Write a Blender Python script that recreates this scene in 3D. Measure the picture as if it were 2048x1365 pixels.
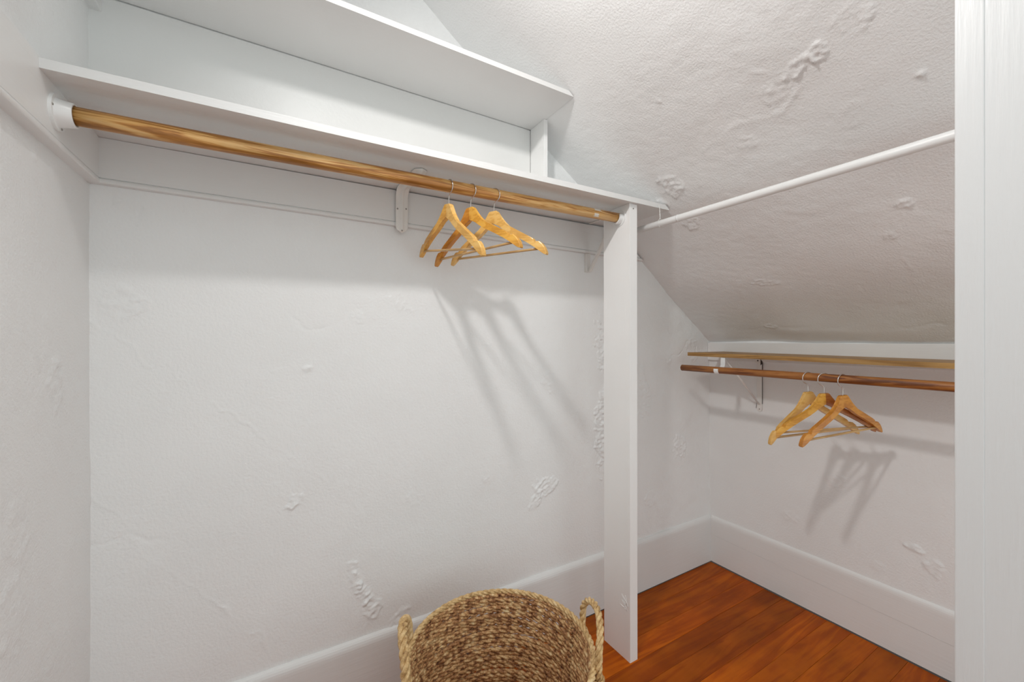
import bpy, bmesh, math, random
import numpy as np
from mathutils import Vector, Matrix

# ------------------------------------------------------------------ clean, camera, light, exposure
for o in list(bpy.data.objects):
    bpy.data.objects.remove(o)
SC = bpy.context.scene
COL = SC.collection
PI = math.pi

cd = bpy.data.cameras.new('camera')
cam = bpy.data.objects.new('camera', cd)
COL.objects.link(cam)
cd.sensor_width = 36.0
cd.lens = 807.6 / 2048 * 36
cd.clip_start = 0.02
cam.location = (0, 0, 1.4)
cam.rotation_euler = (PI / 2, 0, -math.radians(30.41))
SC.camera = cam

w = bpy.data.worlds.new('World')
SC.world = w
w.use_nodes = True
w.node_tree.nodes['Background'].inputs[0].default_value = (0.885, 0.975, 0.98, 1)
w.node_tree.nodes['Background'].inputs[1].default_value = 1.17

ld = bpy.data.lights.new('ceiling_bulb', 'AREA')      # faces down and a little towards the low end
ld.shape = 'DISK'
ld.size = 0.10
ld.energy = 11.8
ld.color = (1.0, 0.985, 0.965)
bulb = bpy.data.objects.new('ceiling_bulb', ld)
bulb.location = (0.10, 0.60, 2.64)
bulb.rotation_euler = (0, -math.radians(46), 0)
COL.objects.link(bulb)

vs = SC.view_settings
vs.view_transform = 'Standard'
vs.look = 'None'
vs.gamma = 1
vs.use_curve_mapping = False
vs.exposure = 0.0

# ------------------------------------------------------------------ helpers
def obj(name, me, mat=None, parent=None, smooth=False):
    if isinstance(me, bmesh.types.BMesh):
        bmesh.ops.recalc_face_normals(me, faces=me.faces[:])
        m = bpy.data.meshes.new(name)
        me.to_mesh(m)
        me.free()
        me = m
    o = bpy.data.objects.new(name, me)
    COL.objects.link(o)
    if mat is not None:
        me.materials.append(mat)
    if smooth:
        for p in me.polygons:
            p.use_smooth = True
    if parent is not None:
        o.parent = parent
        o.matrix_parent_inverse = Matrix.Translation(parent.location).inverted() if parent.type == 'EMPTY' and parent.get('world_parts') else Matrix()
    return o

def thing(name, label, cat, loc=(0, 0, 0), group=None, world_parts=True):
    o = bpy.data.objects.new(name, None)
    COL.objects.link(o)
    o.empty_display_size = 0.05
    o.location = loc
    o['label'] = label
    o['category'] = cat
    if group:
        o['group'] = group
    if world_parts:
        o['world_parts'] = 1
    return o

def tag(o, label, cat, group=None):
    o['label'] = label
    o['category'] = cat
    if group:
        o['group'] = group
    return o

def struct(o):
    o['kind'] = 'structure'
    return o

def box(bm, a, b, bev=0.0, seg=2):
    r = bmesh.ops.create_cube(bm, size=1)
    vv = r['verts']
    for v in vv:
        v.co = Vector(((a[i] + b[i]) / 2 + v.co[i] * (b[i] - a[i]) for i in range(3)))
    if bev > 0:
        es = list({e for v in vv for e in v.link_edges})
        bmesh.ops.bevel(bm, geom=es, offset=bev, segments=seg, affect='EDGES', profile=0.6)
    return bm

def prism(bm, pts, axis, a, b):
    """pts: list of 2-D points in the plane across AXIS (x: (y,z), y: (x,z), z: (x,y)); extruded from a to b.
    a and b may be functions of the point."""
    def mk(p, t):
        t = t(p) if callable(t) else t
        if axis == 'x': return (t, p[0], p[1])
        if axis == 'y': return (p[0], t, p[1])
        return (p[0], p[1], t)
    A = [bm.verts.new(mk(p, a)) for p in pts]
    B = [bm.verts.new(mk(p, b)) for p in pts]
    n = len(pts)
    bm.faces.new(A)
    bm.faces.new(B[::-1])
    for i in range(n):
        bm.faces.new((A[i], A[(i + 1) % n], B[(i + 1) % n], B[i]))
    return bm

def bevel_all(bm, off, seg=2, ang=30):
    es = [e for e in bm.edges if len(e.link_faces) == 2 and e.calc_face_angle(0) > math.radians(ang)]
    bmesh.ops.bevel(bm, geom=es, offset=off, segments=seg, affect='EDGES', profile=0.6)
    return bm

def frames(P, closed):
    n = len(P)
    T = []
    for i in range(n):
        a = P[(i - 1) % n] if (closed or i > 0) else P[i]
        b = P[(i + 1) % n] if (closed or i < n - 1) else P[i]
        T.append((b - a).normalized())
    ref = Vector((0, 0, 1)) if abs(T[0].z) < 0.9 else Vector((1, 0, 0))
    N = [(ref - T[0] * ref.dot(T[0])).normalized()]
    for i in range(1, n):
        v = N[-1] - T[i] * N[-1].dot(T[i])
        N.append(v.normalized())
    return T, N

def tube(bm, P, r, sides=8, closed=False, cap=True):
    P = [Vector(p) for p in P]
    T, N = frames(P, closed)
    rings = []
    for i, p in enumerate(P):
        Bn = T[i].cross(N[i])
        rr = r[i] if isinstance(r, (list, tuple)) else r
        rings.append([bm.verts.new(p + (N[i] * math.cos(2 * PI * k / sides) + Bn * math.sin(2 * PI * k / sides)) * rr) for k in range(sides)])
    n = len(rings)
    for i in range(n if closed else n - 1):
        A, B = rings[i], rings[(i + 1) % n]
        for k in range(sides):
            bm.faces.new((A[k], A[(k + 1) % sides], B[(k + 1) % sides], B[k]))
    if cap and not closed:
        bm.faces.new(rings[0][::-1])
        bm.faces.new(rings[-1])
    return bm

def cyl(bm, a, b, r, sides=32, r2=None, rings=1):
    a, b = Vector(a), Vector(b)
    P = [a.lerp(b, i / rings) for i in range(rings + 1)]
    rr = [r + ((r2 if r2 is not None else r) - r) * i / rings for i in range(rings + 1)]
    return tube(bm, P, rr, sides)

def twist(bm, P, closed, strands, sr, off, pitch, sides=5, phase=0.0, jit=0.0, rnd=None, seg=7):
    """A rope of STRANDS plies along P, each of radius sr, off from the centre line, one turn per pitch."""
    P = [Vector(p) for p in P]
    n = len(P)
    L = [0.0]
    for i in range(1, n + (1 if closed else 0)):
        L.append(L[-1] + (P[i % n] - P[i - 1]).length)
    tot = L[-1]
    if closed:
        pitch = tot / max(1, round(tot / pitch))
    m = max(8, int(tot / pitch * seg * 2))
    pts = []
    j = 0
    for i in range(m + (0 if closed else 1)):
        s = tot * i / m
        while j < len(L) - 2 and L[j + 1] < s:
            j += 1
        t = (s - L[j]) / max(1e-9, L[j + 1] - L[j])
        pts.append((P[j % n].lerp(P[(j + 1) % n], t), s))
    Q = [p for p, _ in pts]
    T, N = frames(Q, closed)
    for k in range(strands):
        ph0 = phase + 2 * PI * k / strands
        C = []
        R = []
        for (p, s), t, nn in zip(pts, T, N):
            a = ph0 + 2 * PI * s / pitch
            b = t.cross(nn)
            C.append(p + (nn * math.cos(a) + b * math.sin(a)) * off)
            R.append(sr * (1 + (rnd.uniform(-jit, jit) if rnd else 0)))
        tube(bm, C, R, sides, closed)
    return bm

# ---- noise and relief for the hand-plastered surfaces
def vnoise(u, v, su, sv, seed):
    rs = np.random.RandomState(seed)
    G = rs.rand(64, 64)
    x, y = u / su + 1000, v / sv + 1000
    xi, yi = np.floor(x).astype(int), np.floor(y).astype(int)
    fx, fy = x - xi, y - yi
    fx, fy = fx * fx * (3 - 2 * fx), fy * fy * (3 - 2 * fy)
    g = lambda a, b: G[a % 64, b % 64]
    return (g(xi, yi) * (1 - fx) * (1 - fy) + g(xi + 1, yi) * fx * (1 - fy) + g(xi, yi + 1) * (1 - fx) * fy + g(xi + 1, yi + 1) * fx * fy) - 0.5

def fbm(u, v, s, seed, oct=4, ratio=1.0, rot=0.0):
    c, d = math.cos(rot), math.sin(rot)
    uu, vv = u * c + v * d, -u * d + v * c
    r = 0
    a = 1.0
    for i in range(oct):
        r = r + a * vnoise(uu, vv, s * ratio, s, seed + i * 7)
        s *= 0.5
        a *= 0.5
    return r

def sstep(x, a, b):
    t = np.clip((x - a) / (b - a), 0, 1)
    return t * t * (3 - 2 * t)

def scars(u, v, lst, seed=5):
    """Chips (u, v, radius, height, squash, rot) and cracks given as point lists, as a height map in metres."""
    h = np.zeros_like(u)
    wob = fbm(u, v, 0.02, seed, 4) * 0.55 + fbm(u, v, 0.05, seed + 50, 2) * 0.6
    fine = fbm(u, v, 0.010, seed + 3, 3)
    for s in lst:
        if isinstance(s[0], tuple):
            pts, wd, ht = s
            jx = fbm(u, v, 0.06, seed + 11, 4) * 0.03
            jy = fbm(u, v, 0.06, seed + 13, 4) * 0.03
            dd = np.full_like(u, 9.0)
            for (a, b), (c, e) in zip(pts[:-1], pts[1:]):
                px, py = u + jx - a, v + jy - b
                dx, dy = c - a, e - b
                t = np.clip((px * dx + py * dy) / (dx * dx + dy * dy), 0, 1)
                dd = np.minimum(dd, np.hypot(px - t * dx, py - t * dy))
            h += ht * 1.7 * np.exp(-(dd / (wd * 0.75)) ** 2) * (0.55 + fbm(u, v, 0.08, seed + 17, 2) * 1.4).clip(0, 1.3)
        else:
            cu, cv, r, ht, sq, rot = s
            c, d = math.cos(rot), math.sin(rot)
            du, dv = (u - cu) * c + (v - cv) * d, (-(u - cu) * d + (v - cv) * c) * sq
            dist = np.hypot(du, dv) / r + wob * 0.9
            m = 1 - sstep(dist, 0.86, 0.94)
            rim = np.exp(-((dist - 0.9) / 0.10) ** 2)
            ridges = np.abs(fbm(u, v, 0.018, seed + 23, 3, 2.5, rot)) * 2
            h += ht * 0.85 * (m * (0.34 + 0.85 * ridges + fine * 1.1) + rim * 0.34 * (0.5 + fbm(u, v, 0.05, seed + 31, 2) * 2).clip(0, 1.4))
    return h

def relief(name, o, U, V, nrm, nu, nv, step, hfun, mat, keep=None):
    nx, ny = max(2, int(round(nu / step)) + 1), max(2, int(round(nv / step)) + 1)
    uu, vv = np.meshgrid(np.linspace(0, nu, nx), np.linspace(0, nv, ny), indexing='ij')
    h = hfun(uu, vv)
    o, U, V, N = (np.array(t, float) for t in (o, U, V, nrm))
    P = o + uu[..., None] * U + vv[..., None] * V + h[..., None] * N
    idx = np.arange(nx * ny).reshape(nx, ny)
    q = np.stack([idx[:-1, :-1], idx[1:, :-1], idx[1:, 1:], idx[:-1, 1:]], -1)
    if keep is not None:
        k = keep(uu, vv)
        k = k[:-1, :-1] | k[1:, 1:] | k[1:, :-1] | k[:-1, 1:]
        q = q[k]
    q = q.reshape(-1, 4)
    if np.dot(np.cross(U, V), N) < 0:
        q = q[:, ::-1]
    me = bpy.data.meshes.new(name)
    me.vertices.add(nx * ny)
    me.vertices.foreach_set('co', P.reshape(-1).astype(np.float32))
    me.loops.add(q.size)
    me.loops.foreach_set('vertex_index', np.ascontiguousarray(q).reshape(-1).astype(np.int32))
    me.polygons.add(len(q))
    me.polygons.foreach_set('loop_start', (np.arange(len(q)) * 4).astype(np.int32))
    me.polygons.foreach_set('loop_total', np.full(len(q), 4, np.int32))
    me.polygons.foreach_set('use_smooth', np.ones(len(q), bool))
    me.update()
    me.validate()
    ob = bpy.data.objects.new(name, me)
    COL.objects.link(ob)
    me.materials.append(mat)
    return ob

# ------------------------------------------------------------------ materials
def new_mat(name):
    m = bpy.data.materials.new(name)
    m.use_nodes = True
    nt = m.node_tree
    b = nt.nodes['Principled BSDF']
    return m, nt, b

def N_(nt, t, **k):
    n = nt.nodes.new(t)
    for a, v in k.items():
        setattr(n, a, v)
    return n

def paint(name, col, rough=0.5, bump=0.15, scale=160, brush=None, var=0.02):
    m, nt, b = new_mat(name)
    tc = N_(nt, 'ShaderNodeTexCoord')
    mp = N_(nt, 'ShaderNodeMapping')
    mp.inputs['Scale'].default_value = brush or (1, 1, 1)
    nt.links.new(tc.outputs['Object'], mp.inputs[0])
    n = N_(nt, 'ShaderNodeTexNoise')
    n.inputs['Scale'].default_value = scale
    n.inputs['Detail'].default_value = 4
    n.inputs['Roughness'].default_value = 0.55
    nt.links.new(mp.outputs[0], n.inputs['Vector'])
    bp = N_(nt, 'ShaderNodeBump')
    bp.inputs['Strength'].default_value = bump
    bp.inputs['Distance'].default_value = 0.004
    nt.links.new(n.outputs[0], bp.inputs['Height'])
    nt.links.new(bp.outputs[0], b.inputs['Normal'])
    n2 = N_(nt, 'ShaderNodeTexNoise')
    n2.inputs['Scale'].default_value = 2.5
    nt.links.new(tc.outputs['Object'], n2.inputs['Vector'])
    r = N_(nt, 'ShaderNodeValToRGB')
    r.color_ramp.elements[0].position = 0.3
    r.color_ramp.elements[1].position = 0.7
    r.color_ramp.elements[0].color = tuple(c * (1 - var) for c in col) + (1,)
    r.color_ramp.elements[1].color = tuple(min(1, c * (1 + var)) for c in col) + (1,)
    nt.links.new(n2.outputs[0], r.inputs[0])
    nt.links.new(r.outputs[0], b.inputs['Base Color'])
    b.inputs['Roughness'].default_value = rough
    return m

def wood(name, stops, stretch, scale=9.0, rough=0.4, bump=0.1, rand=False, coat=0.0, blotch=0.0, spec=0.5):
    """stops: colour ramp entries (position, rgb); stretch: mapping scale, small along the grain."""
    m, nt, b = new_mat(name)
    tc = N_(nt, 'ShaderNodeTexCoord')
    vec = tc.outputs['Object']
    if rand:
        oi = N_(nt, 'ShaderNodeObjectInfo')
        mul = N_(nt, 'ShaderNodeMath', operation='MULTIPLY')
        mul.inputs[1].default_value = 37.0
        nt.links.new(oi.outputs['Random'], mul.inputs[0])
        ad = N_(nt, 'ShaderNodeVectorMath', operation='ADD')
        nt.links.new(vec, ad.inputs[0])
        nt.links.new(mul.outputs[0], ad.inputs[1])
        vec = ad.outputs[0]
    mp = N_(nt, 'ShaderNodeMapping')
    mp.inputs['Scale'].default_value = stretch
    nt.links.new(vec, mp.inputs[0])
    n = N_(nt, 'ShaderNodeTexNoise')
    n.inputs['Scale'].default_value = scale
    n.inputs['Detail'].default_value = 5
    n.inputs['Roughness'].default_value = 0.6
    n.inputs['Distortion'].default_value = 0.9
    nt.links.new(mp.outputs[0], n.inputs['Vector'])
    # growth rings: sine of the noise
    ml = N_(nt, 'ShaderNodeMath', operation='MULTIPLY')
    ml.inputs[1].default_value = 26.0
    nt.links.new(n.outputs[0], ml.inputs[0])
    sn = N_(nt, 'ShaderNodeMath', operation='SINE')
    nt.links.new(ml.outputs[0], sn.inputs[0])
    mr = N_(nt, 'ShaderNodeMapRange')
    mr.inputs['From Min'].default_value = -1
    mr.inputs['From Max'].default_value = 1
    nt.links.new(sn.outputs[0], mr.inputs['Value'])
    n2 = N_(nt, 'ShaderNodeTexNoise')
    n2.inputs['Scale'].default_value = scale * 4
    n2.inputs['Detail'].default_value = 6
    nt.links.new(mp.outputs[0], n2.inputs['Vector'])
    mx = N_(nt, 'ShaderNodeMix')
    mx.inputs[0].default_value = 0.55
    nt.links.new(mr.outputs[0], mx.inputs[2])
    nt.links.new(n2.outputs[0], mx.inputs[3])
    r = N_(nt, 'ShaderNodeValToRGB')
    cr = r.color_ramp
    while len(cr.elements) < len(stops):
        cr.elements.new(0.5)
    for e, (p, c) in zip(cr.elements, stops):
        e.position = p
        e.color = tuple(c) + (1,)
    nt.links.new(mx.outputs[0], r.inputs[0])
    out = r.outputs[0]
    if blotch > 0:
        n3 = N_(nt, 'ShaderNodeTexNoise')
        n3.inputs['Scale'].default_value = 5
        n3.inputs['Detail'].default_value = 3
        nt.links.new(vec, n3.inputs['Vector'])
        h = N_(nt, 'ShaderNodeMapRange')
        h.inputs['From Min'].default_value = 0.3
        h.inputs['From Max'].default_value = 0.7
        h.inputs['To Min'].default_value = 1 - blotch
        h.inputs['To Max'].default_value = 1 + blotch
        nt.links.new(n3.outputs[0], h.inputs['Value'])
        hs = N_(nt, 'ShaderNodeHueSaturation')
        nt.links.new(out, hs.inputs['Color'])
        nt.links.new(h.outputs[0], hs.inputs['Value'])
        out = hs.outputs[0]
    if rand:
        hs = N_(nt, 'ShaderNodeHueSaturation')
        q = N_(nt, 'ShaderNodeMapRange')
        q.inputs['To Min'].default_value = 0.72
        q.inputs['To Max'].default_value = 1.25
        nt.links.new(oi.outputs['Random'], q.inputs['Value'])
        nt.links.new(out, hs.inputs['Color'])
        nt.links.new(q.outputs[0], hs.inputs['Value'])
        out = hs.outputs[0]
    nt.links.new(out, b.inputs['Base Color'])
    bp = N_(nt, 'ShaderNodeBump')
    bp.inputs['Strength'].default_value = bump
    bp.inputs['Distance'].default_value = 0.002
    nt.links.new(mx.outputs[0], bp.inputs['Height'])
    nt.links.new(bp.outputs[0], b.inputs['Normal'])
    b.inputs['Roughness'].default_value = rough
    b.inputs['Coat Weight'].default_value = coat
    b.inputs['Coat Roughness'].default_value = 0.25
    b.inputs['Specular IOR Level'].default_value = spec
    return m

def metal(name, col, rough):
    m, nt, b = new_mat(name)
    b.inputs['Base Color'].default_value = tuple(col) + (1,)
    b.inputs['Metallic'].default_value = 1
    n = N_(nt, 'ShaderNodeTexNoise')
    n.inputs['Scale'].default_value = 60
    mr = N_(nt, 'ShaderNodeMapRange')
    mr.inputs['To Min'].default_value = rough * 0.8
    mr.inputs['To Max'].default_value = rough * 1.3
    nt.links.new(n.outputs[0], mr.inputs['Value'])
    nt.links.new(mr.outputs[0], b.inputs['Roughness'])
    return m

def rope_mat(name, stops, scale=70):
    m, nt, b = new_mat(name)
    tc = N_(nt, 'ShaderNodeTexCoord')
    n = N_(nt, 'ShaderNodeTexNoise')
    n.inputs['Scale'].default_value = scale
    n.inputs['Detail'].default_value = 5
    n.inputs['Roughness'].default_value = 0.75
    nt.links.new(tc.outputs['Object'], n.inputs['Vector'])
    r = N_(nt, 'ShaderNodeValToRGB')
    cr = r.color_ramp
    while len(cr.elements) < len(stops):
        cr.elements.new(0.5)
    for e, (p, c) in zip(cr.elements, stops):
        e.position = p
        e.color = tuple(c) + (1,)
    nt.links.new(n.outputs[0], r.inputs[0])
    nt.links.new(r.outputs[0], b.inputs['Base Color'])
    n2 = N_(nt, 'ShaderNodeTexNoise')
    n2.inputs['Scale'].default_value = 420
    n2.inputs['Detail'].default_value = 3
    nt.links.new(tc.outputs['Object'], n2.inputs['Vector'])
    bp = N_(nt, 'ShaderNodeBump')
    bp.inputs['Strength'].default_value = 0.5
    bp.inputs['Distance'].default_value = 0.002
    nt.links.new(n2.outputs[0], bp.inputs['Height'])
    nt.links.new(bp.outputs[0], b.inputs['Normal'])
    b.inputs['Roughness'].default_value = 0.62
    return m

WALL = (0.87, 0.87, 0.865)
M = {
    'plaster': paint('plaster_paint', WALL, 0.55, 0.42, 120),
    'plaster_rough': paint('rough_plaster_paint', WALL, 0.55, 0.42, 150),
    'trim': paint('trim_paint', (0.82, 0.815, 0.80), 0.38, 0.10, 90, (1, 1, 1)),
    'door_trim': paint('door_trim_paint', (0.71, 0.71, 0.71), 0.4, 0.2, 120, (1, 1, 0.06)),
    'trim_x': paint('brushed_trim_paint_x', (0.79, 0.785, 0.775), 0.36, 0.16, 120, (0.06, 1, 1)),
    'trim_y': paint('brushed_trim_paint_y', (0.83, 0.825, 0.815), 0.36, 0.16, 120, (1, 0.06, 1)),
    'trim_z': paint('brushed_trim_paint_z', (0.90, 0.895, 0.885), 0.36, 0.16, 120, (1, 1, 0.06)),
    'plastic': paint('white_plastic', (0.86, 0.86, 0.85), 0.3, 0.02, 60),
    'metal_white': paint('white_enamel', (0.82, 0.80, 0.77), 0.35, 0.06, 80),
    'dark_gap': paint('dark_gap', (0.03, 0.022, 0.018), 0.9, 0.1, 60),
    'chip': paint('chipped_dark', (0.05, 0.04, 0.035), 0.7, 0.1, 60),
    'steel': metal('hook_steel', (0.62, 0.58, 0.55), 0.25),
    'screw': metal('screw_steel', (0.35, 0.33, 0.3), 0.45),
    'wire': paint('painted_wire', (0.80, 0.79, 0.76), 0.4, 0.05, 60),
    'tape': paint('tape_residue', (0.74, 0.70, 0.63), 0.8, 0.3, 200),
    'rod_x': wood('closet_rod_wood', [(0.12, (0.20, 0.07, 0.012)), (0.42, (0.47, 0.21, 0.05)), (0.66, (0.66, 0.38, 0.13)), (0.95, (0.76, 0.54, 0.28))],
                  (0.05, 1.0, 1.0), 34, 0.34, 0.12, blotch=0.15),
    'rod_y': wood('oak_rod_wood', [(0.1, (0.07, 0.02, 0.005)), (0.4, (0.20, 0.06, 0.013)), (0.75, (0.36, 0.14, 0.032)), (1.0, (0.46, 0.21, 0.06))],
                  (1.0, 0.07, 1.0), 26, 0.42, 0.2, blotch=0.15),
    'shelf_y': wood('oiled_shelf_wood', [(0.0, (0.20, 0.09, 0.02)), (0.5, (0.36, 0.19, 0.055)), (1.0, (0.48, 0.29, 0.10))],
                    (1.0, 0.07, 1.0), 22, 0.45, 0.15, blotch=0.1),
    'floor': wood('fir_floor', [(0.0, (0.21, 0.032, 0.001)), (0.45, (0.33, 0.064, 0.0015)), (0.8, (0.41, 0.092, 0.002)), (1.0, (0.46, 0.125, 0.005))],
                  (0.10, 1.0, 1.0), 9, 0.42, 0.05, rand=True, coat=0.0, blotch=0.22, spec=0.14),
    'rope_inner': rope_mat('dark_seagrass', [(0.35, (0.13, 0.045, 0.016)), (0.45, (0.45, 0.21, 0.085)), (0.54, (0.72, 0.44, 0.20)), (0.66, (0.92, 0.72, 0.42))], 42),
    'rope_pale': rope_mat('pale_seagrass', [(0.30, (0.26, 0.13, 0.05)), (0.43, (0.55, 0.34, 0.14)), (0.56, (0.76, 0.53, 0.26)), (0.72, (0.88, 0.69, 0.42))], 50),
}
def hanger_wood(name, a, b_, c):
    return wood(name, [(0.0, a), (0.5, b_), (1.0, c)], (0.25, 1, 1), 20, 0.33, 0.08, blotch=0.15, coat=0.2)
HW = {
    'pale': hanger_wood('pale_hanger_wood', (0.56, 0.27, 0.055), (0.76, 0.44, 0.12), (0.84, 0.56, 0.21)),
    'golden': hanger_wood('golden_hanger_wood', (0.50, 0.20, 0.022), (0.72, 0.36, 0.055), (0.82, 0.48, 0.10)),
    'amber': hanger_wood('amber_hanger_wood', (0.38, 0.12, 0.012), (0.58, 0.23, 0.025), (0.70, 0.33, 0.05)),
    'red': hanger_wood('reddish_hanger_wood', (0.25, 0.07, 0.015), (0.38, 0.13, 0.03), (0.48, 0.2, 0.05)),
    'bar': hanger_wood('hanger_bar_wood', (0.40, 0.22, 0.08), (0.54, 0.33, 0.13), (0.60, 0.40, 0.19)),
}

# ------------------------------------------------------------------ room geometry
XL, YB, XR = -0.452, 1.59, 2.400       # left wall, back wall, knee wall
YF = 0.167                              # closet side of the front wall
YE = -0.15                              # unseen low end, invented: runs past the pier, open to let light in
CZ = 2.80                               # flat ceiling
SL = 0.735                              # fall of the sloping ceiling
def slope_z(x): return 1.3856 + SL * (2.407 - x)
def slope_x(z): return 2.407 - (z - 1.3856) / SL

# back wall -----------------------------------------------------------------
BS = [  # u = x - XL, v = z
    (0.07, 1.51, 0.055, 0.0022, 1.0, 0.3), (0.512, 0.844, 0.032, 0.0035, 1.3, 0.7),
    (1.569, 0.70, 0.075, 0.0040, 1.4, 0.75), (1.52, 0.645, 0.05, 0.003, 1.7, 0.7),
    (2.562, 0.764, 0.055, 0.0045, 0.7, 0.2), (2.24, 1.10, 0.075, 0.004, 0.45, 0.2),
    (0.765, 0.385, 0.032, 0.004, 0.6, 0.3), (0.735, 0.45, 0.022, 0.004, 0.5, 0.4), (0.715, 0.50, 0.02, 0.0035, 0.6, 0.2), (0.70, 0.56, 0.02, 0.003, 0.7, 0.1),
    (0.876, 0.31, 0.05, 0.004, 1.6, 0.5), (0.717, 1.489, 0.024, 0.002, 1.0, 0.1), (0.875, 1.552, 0.04, 0.002, 0.8, 0.8),
    (1.945, 1.354, 0.06, 0.005, 0.35, 0.05), (1.95, 0.94, 0.07, 0.006, 0.3, 0.0), (0.551, 1.302, 0.014, 0.003, 1.2, 0.2),
    (1.26, 0.80, 0.03, 0.0015, 1.0, 0.4), (0.93, 0.77, 0.035, 0.0015, 0.8, 1.0), (2.47, 1.291, 0.02, 0.003, 0.8, 0.2),
    (2.68, 1.34, 0.07, 0.003, 1.2, 0.4), (0.06, 1.80, 0.012, 0.003, 0.6, 0.3), (1.6, 1.21, 0.05, 0.0016, 1.0, 0.2), (2.3, 0.5, 0.05, 0.002, 1.0, 0.9),
    (((0.0, 1.46), (0.147, 1.328), (0.467, 1.029), (0.607, 0.893), (0.66, 0.86)), 0.0035, 0.0010),
    (((0.0, 0.805), (0.074, 0.841), (0.16, 0.80)), 0.005, -0.0025),
    (((0.0, 0.98), (0.13, 0.76), (0.437, 0.357), (0.6, 0.22)), 0.004, 0.0012),
    (((2.38, 1.291), (2.58, 1.32), (2.62, 1.40), (2.72, 1.42)), 0.004, -0.002),
    (((2.38, 0.60), (2.46, 0.52), (2.52, 0.36)), 0.004, 0.0018), (((1.2, 1.39), (1.32, 1.37), (1.30, 1.2)), 0.004, 0.001),
    (((0.5, 1.5), (0.56, 1.44), (0.63, 1.46), (0.72, 1.53)), 0.004, -0.0012), (((0.10, 1.80), (0.11, 1.72)), 0.003, -0.0015),
]
def h_back(u, v):
    smooth = 1 - sstep(v, 1.80, 1.95)                      # the strip between the shelves is smooth board
    h = fbm(u, v, 0.5, 1, 2) * 0.004 + fbm(u, v, 0.12, 2, 3, 1.0) * 0.0012 + fbm(u, v, 0.03, 3, 2) * 0.0005
    near = sstep(u, 2.15, 2.4)
    h = h + near * smooth * fbm(u, v, 0.10, 9, 3) * 0.005
    return (h + scars(u, v, BS, 5)) * (0.08 + 0.92 * smooth)
wb = relief('wall_back', (XL - 0.03, YB, 0), (1, 0, 0), (0, 0, 1), (0, -1, 0), XR - XL + 0.06, CZ, 0.0045, lambda u, v: h_back(u - 0.03, v), M['plaster'],
            keep=lambda u, v: v < 1.3856 + SL * (2.407 - (u - 0.03 + XL)) + 0.04)
struct(wb)

# left wall -------------------------------------------------------------------
LS = [  # u = y, v = z
    (1.381, 1.30, 0.035, 0.004, 0.6, 0.1), (1.29, 1.81, 0.012, 0.004, 1.2, 0.1), (1.345, 1.39, 0.03, 0.002, 0.5, 0.1),
    (1.2, 0.85, 0.05, 0.002, 0.6, 0.0), (1.22, 1.0, 0.04, 0.002, 0.5, 0.1), (1.40, 0.65, 0.05, 0.0015, 0.6, 0.2),
    (((1.15, 1.29), (1.19, 1.284), (1.215, 1.25), (1.23, 1.30), (1.267, 1.235), (1.30, 1.30), (1.31, 1.40)), 0.0035, -0.0018),
    (((1.17, 0.99), (1.20, 0.97), (1.27, 0.84)), 0.004, 0.0015),
]
def h_left(u, v):
    return (fbm(u, v, 0.4, 21, 2) * 0.004 + fbm(u, v, 0.045, 22, 3, 0.55, 0.35) * 0.0014 + scars(u, v, LS, 31))
struct(relief('wall_left', (XL, YF - 1.5, 0), (0, 1, 0), (0, 0, 1), (1, 0, 0), YB - YF + 1.53, CZ, 0.007,  # unseen stretch past the doorway, added to keep outside light off the casing
              lambda u, v: h_left(u + YF - 1.5, v), M['plaster_rough']))

# knee wall -------------------------------------------------------------------
KS = [(0.918, 0.71, 0.05, 0.0022, 1.3, 0.6), (0.627, 0.495, 0.03, 0.005, 1.8, 0.1), (0.569, 0.434, 0.03, 0.004, 0.8, 0.0),
      (1.134, 0.457, 0.05, 0.002, 1.5, 0.5), (1.39, 0.944, 0.03, 0.002, 1.0, 0.4), (0.75, 0.36, 0.03, 0.002, 1.6, 0.2), (1.2, 0.75, 0.05, 0.0012, 1, 0)]
struct(relief('wall_right', (XR, YE, 0), (0, 1, 0), (0, 0, 1), (-1, 0, 0), YB - YE + 0.03, 1.42, 0.006,
              lambda u, v: fbm(u, v, 0.4, 41, 2) * 0.003 + fbm(u, v, 0.10, 42, 3) * 0.0016 + scars(u + YE, v, KS, 44), M['plaster']))

# sloping ceiling ---------------------------------------------------------------
nrm = Vector((-SL, 0, -1)).normalized()
vdir = Vector((-1, 0, SL)).normalized()
def SV(z): return (z - slope_z(XR)) / vdir.z
SS = [(y, SV(z), r, h, sq, ro) for (y, z, r, h, sq, ro) in [
    (1.165, 2.068, 0.055, 0.005, 0.9, 0.4), (1.194, 1.938, 0.045, 0.005, 1.0, 0.1), (1.26, 2.03, 0.04, 0.004, 1.0, 0.6), (0.595, 2.195, 0.045, 0.004, 1.9, -0.5),
    (0.53, 2.203, 0.026, 0.007, 1.0, 0.4), (0.66, 2.17, 0.045, 0.002, 1.0, -0.5), (0.488, 1.849, 0.024, 0.005, 1.3, 0.2), (1.166, 1.474, 0.032, 0.006, 1.5, 0.2),
    (0.365, 2.095, 0.008, 0.008, 1.0, 0.0), (0.81, 2.10, 0.035, 0.002, 1.6, 0.3), (1.05, 1.68, 0.075, 0.003, 3.2, 0.15), (0.53, 2.07, 0.05, 0.0015, 1.0, 0.3),
    (0.45, 2.22, 0.05, 0.002, 1.3, 0.7), (0.555, 1.776, 0.02, 0.003, 1.0, 0.0), (1.0, 2.27, 0.012, 0.003, 1.0, 0.0)]]
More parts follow.
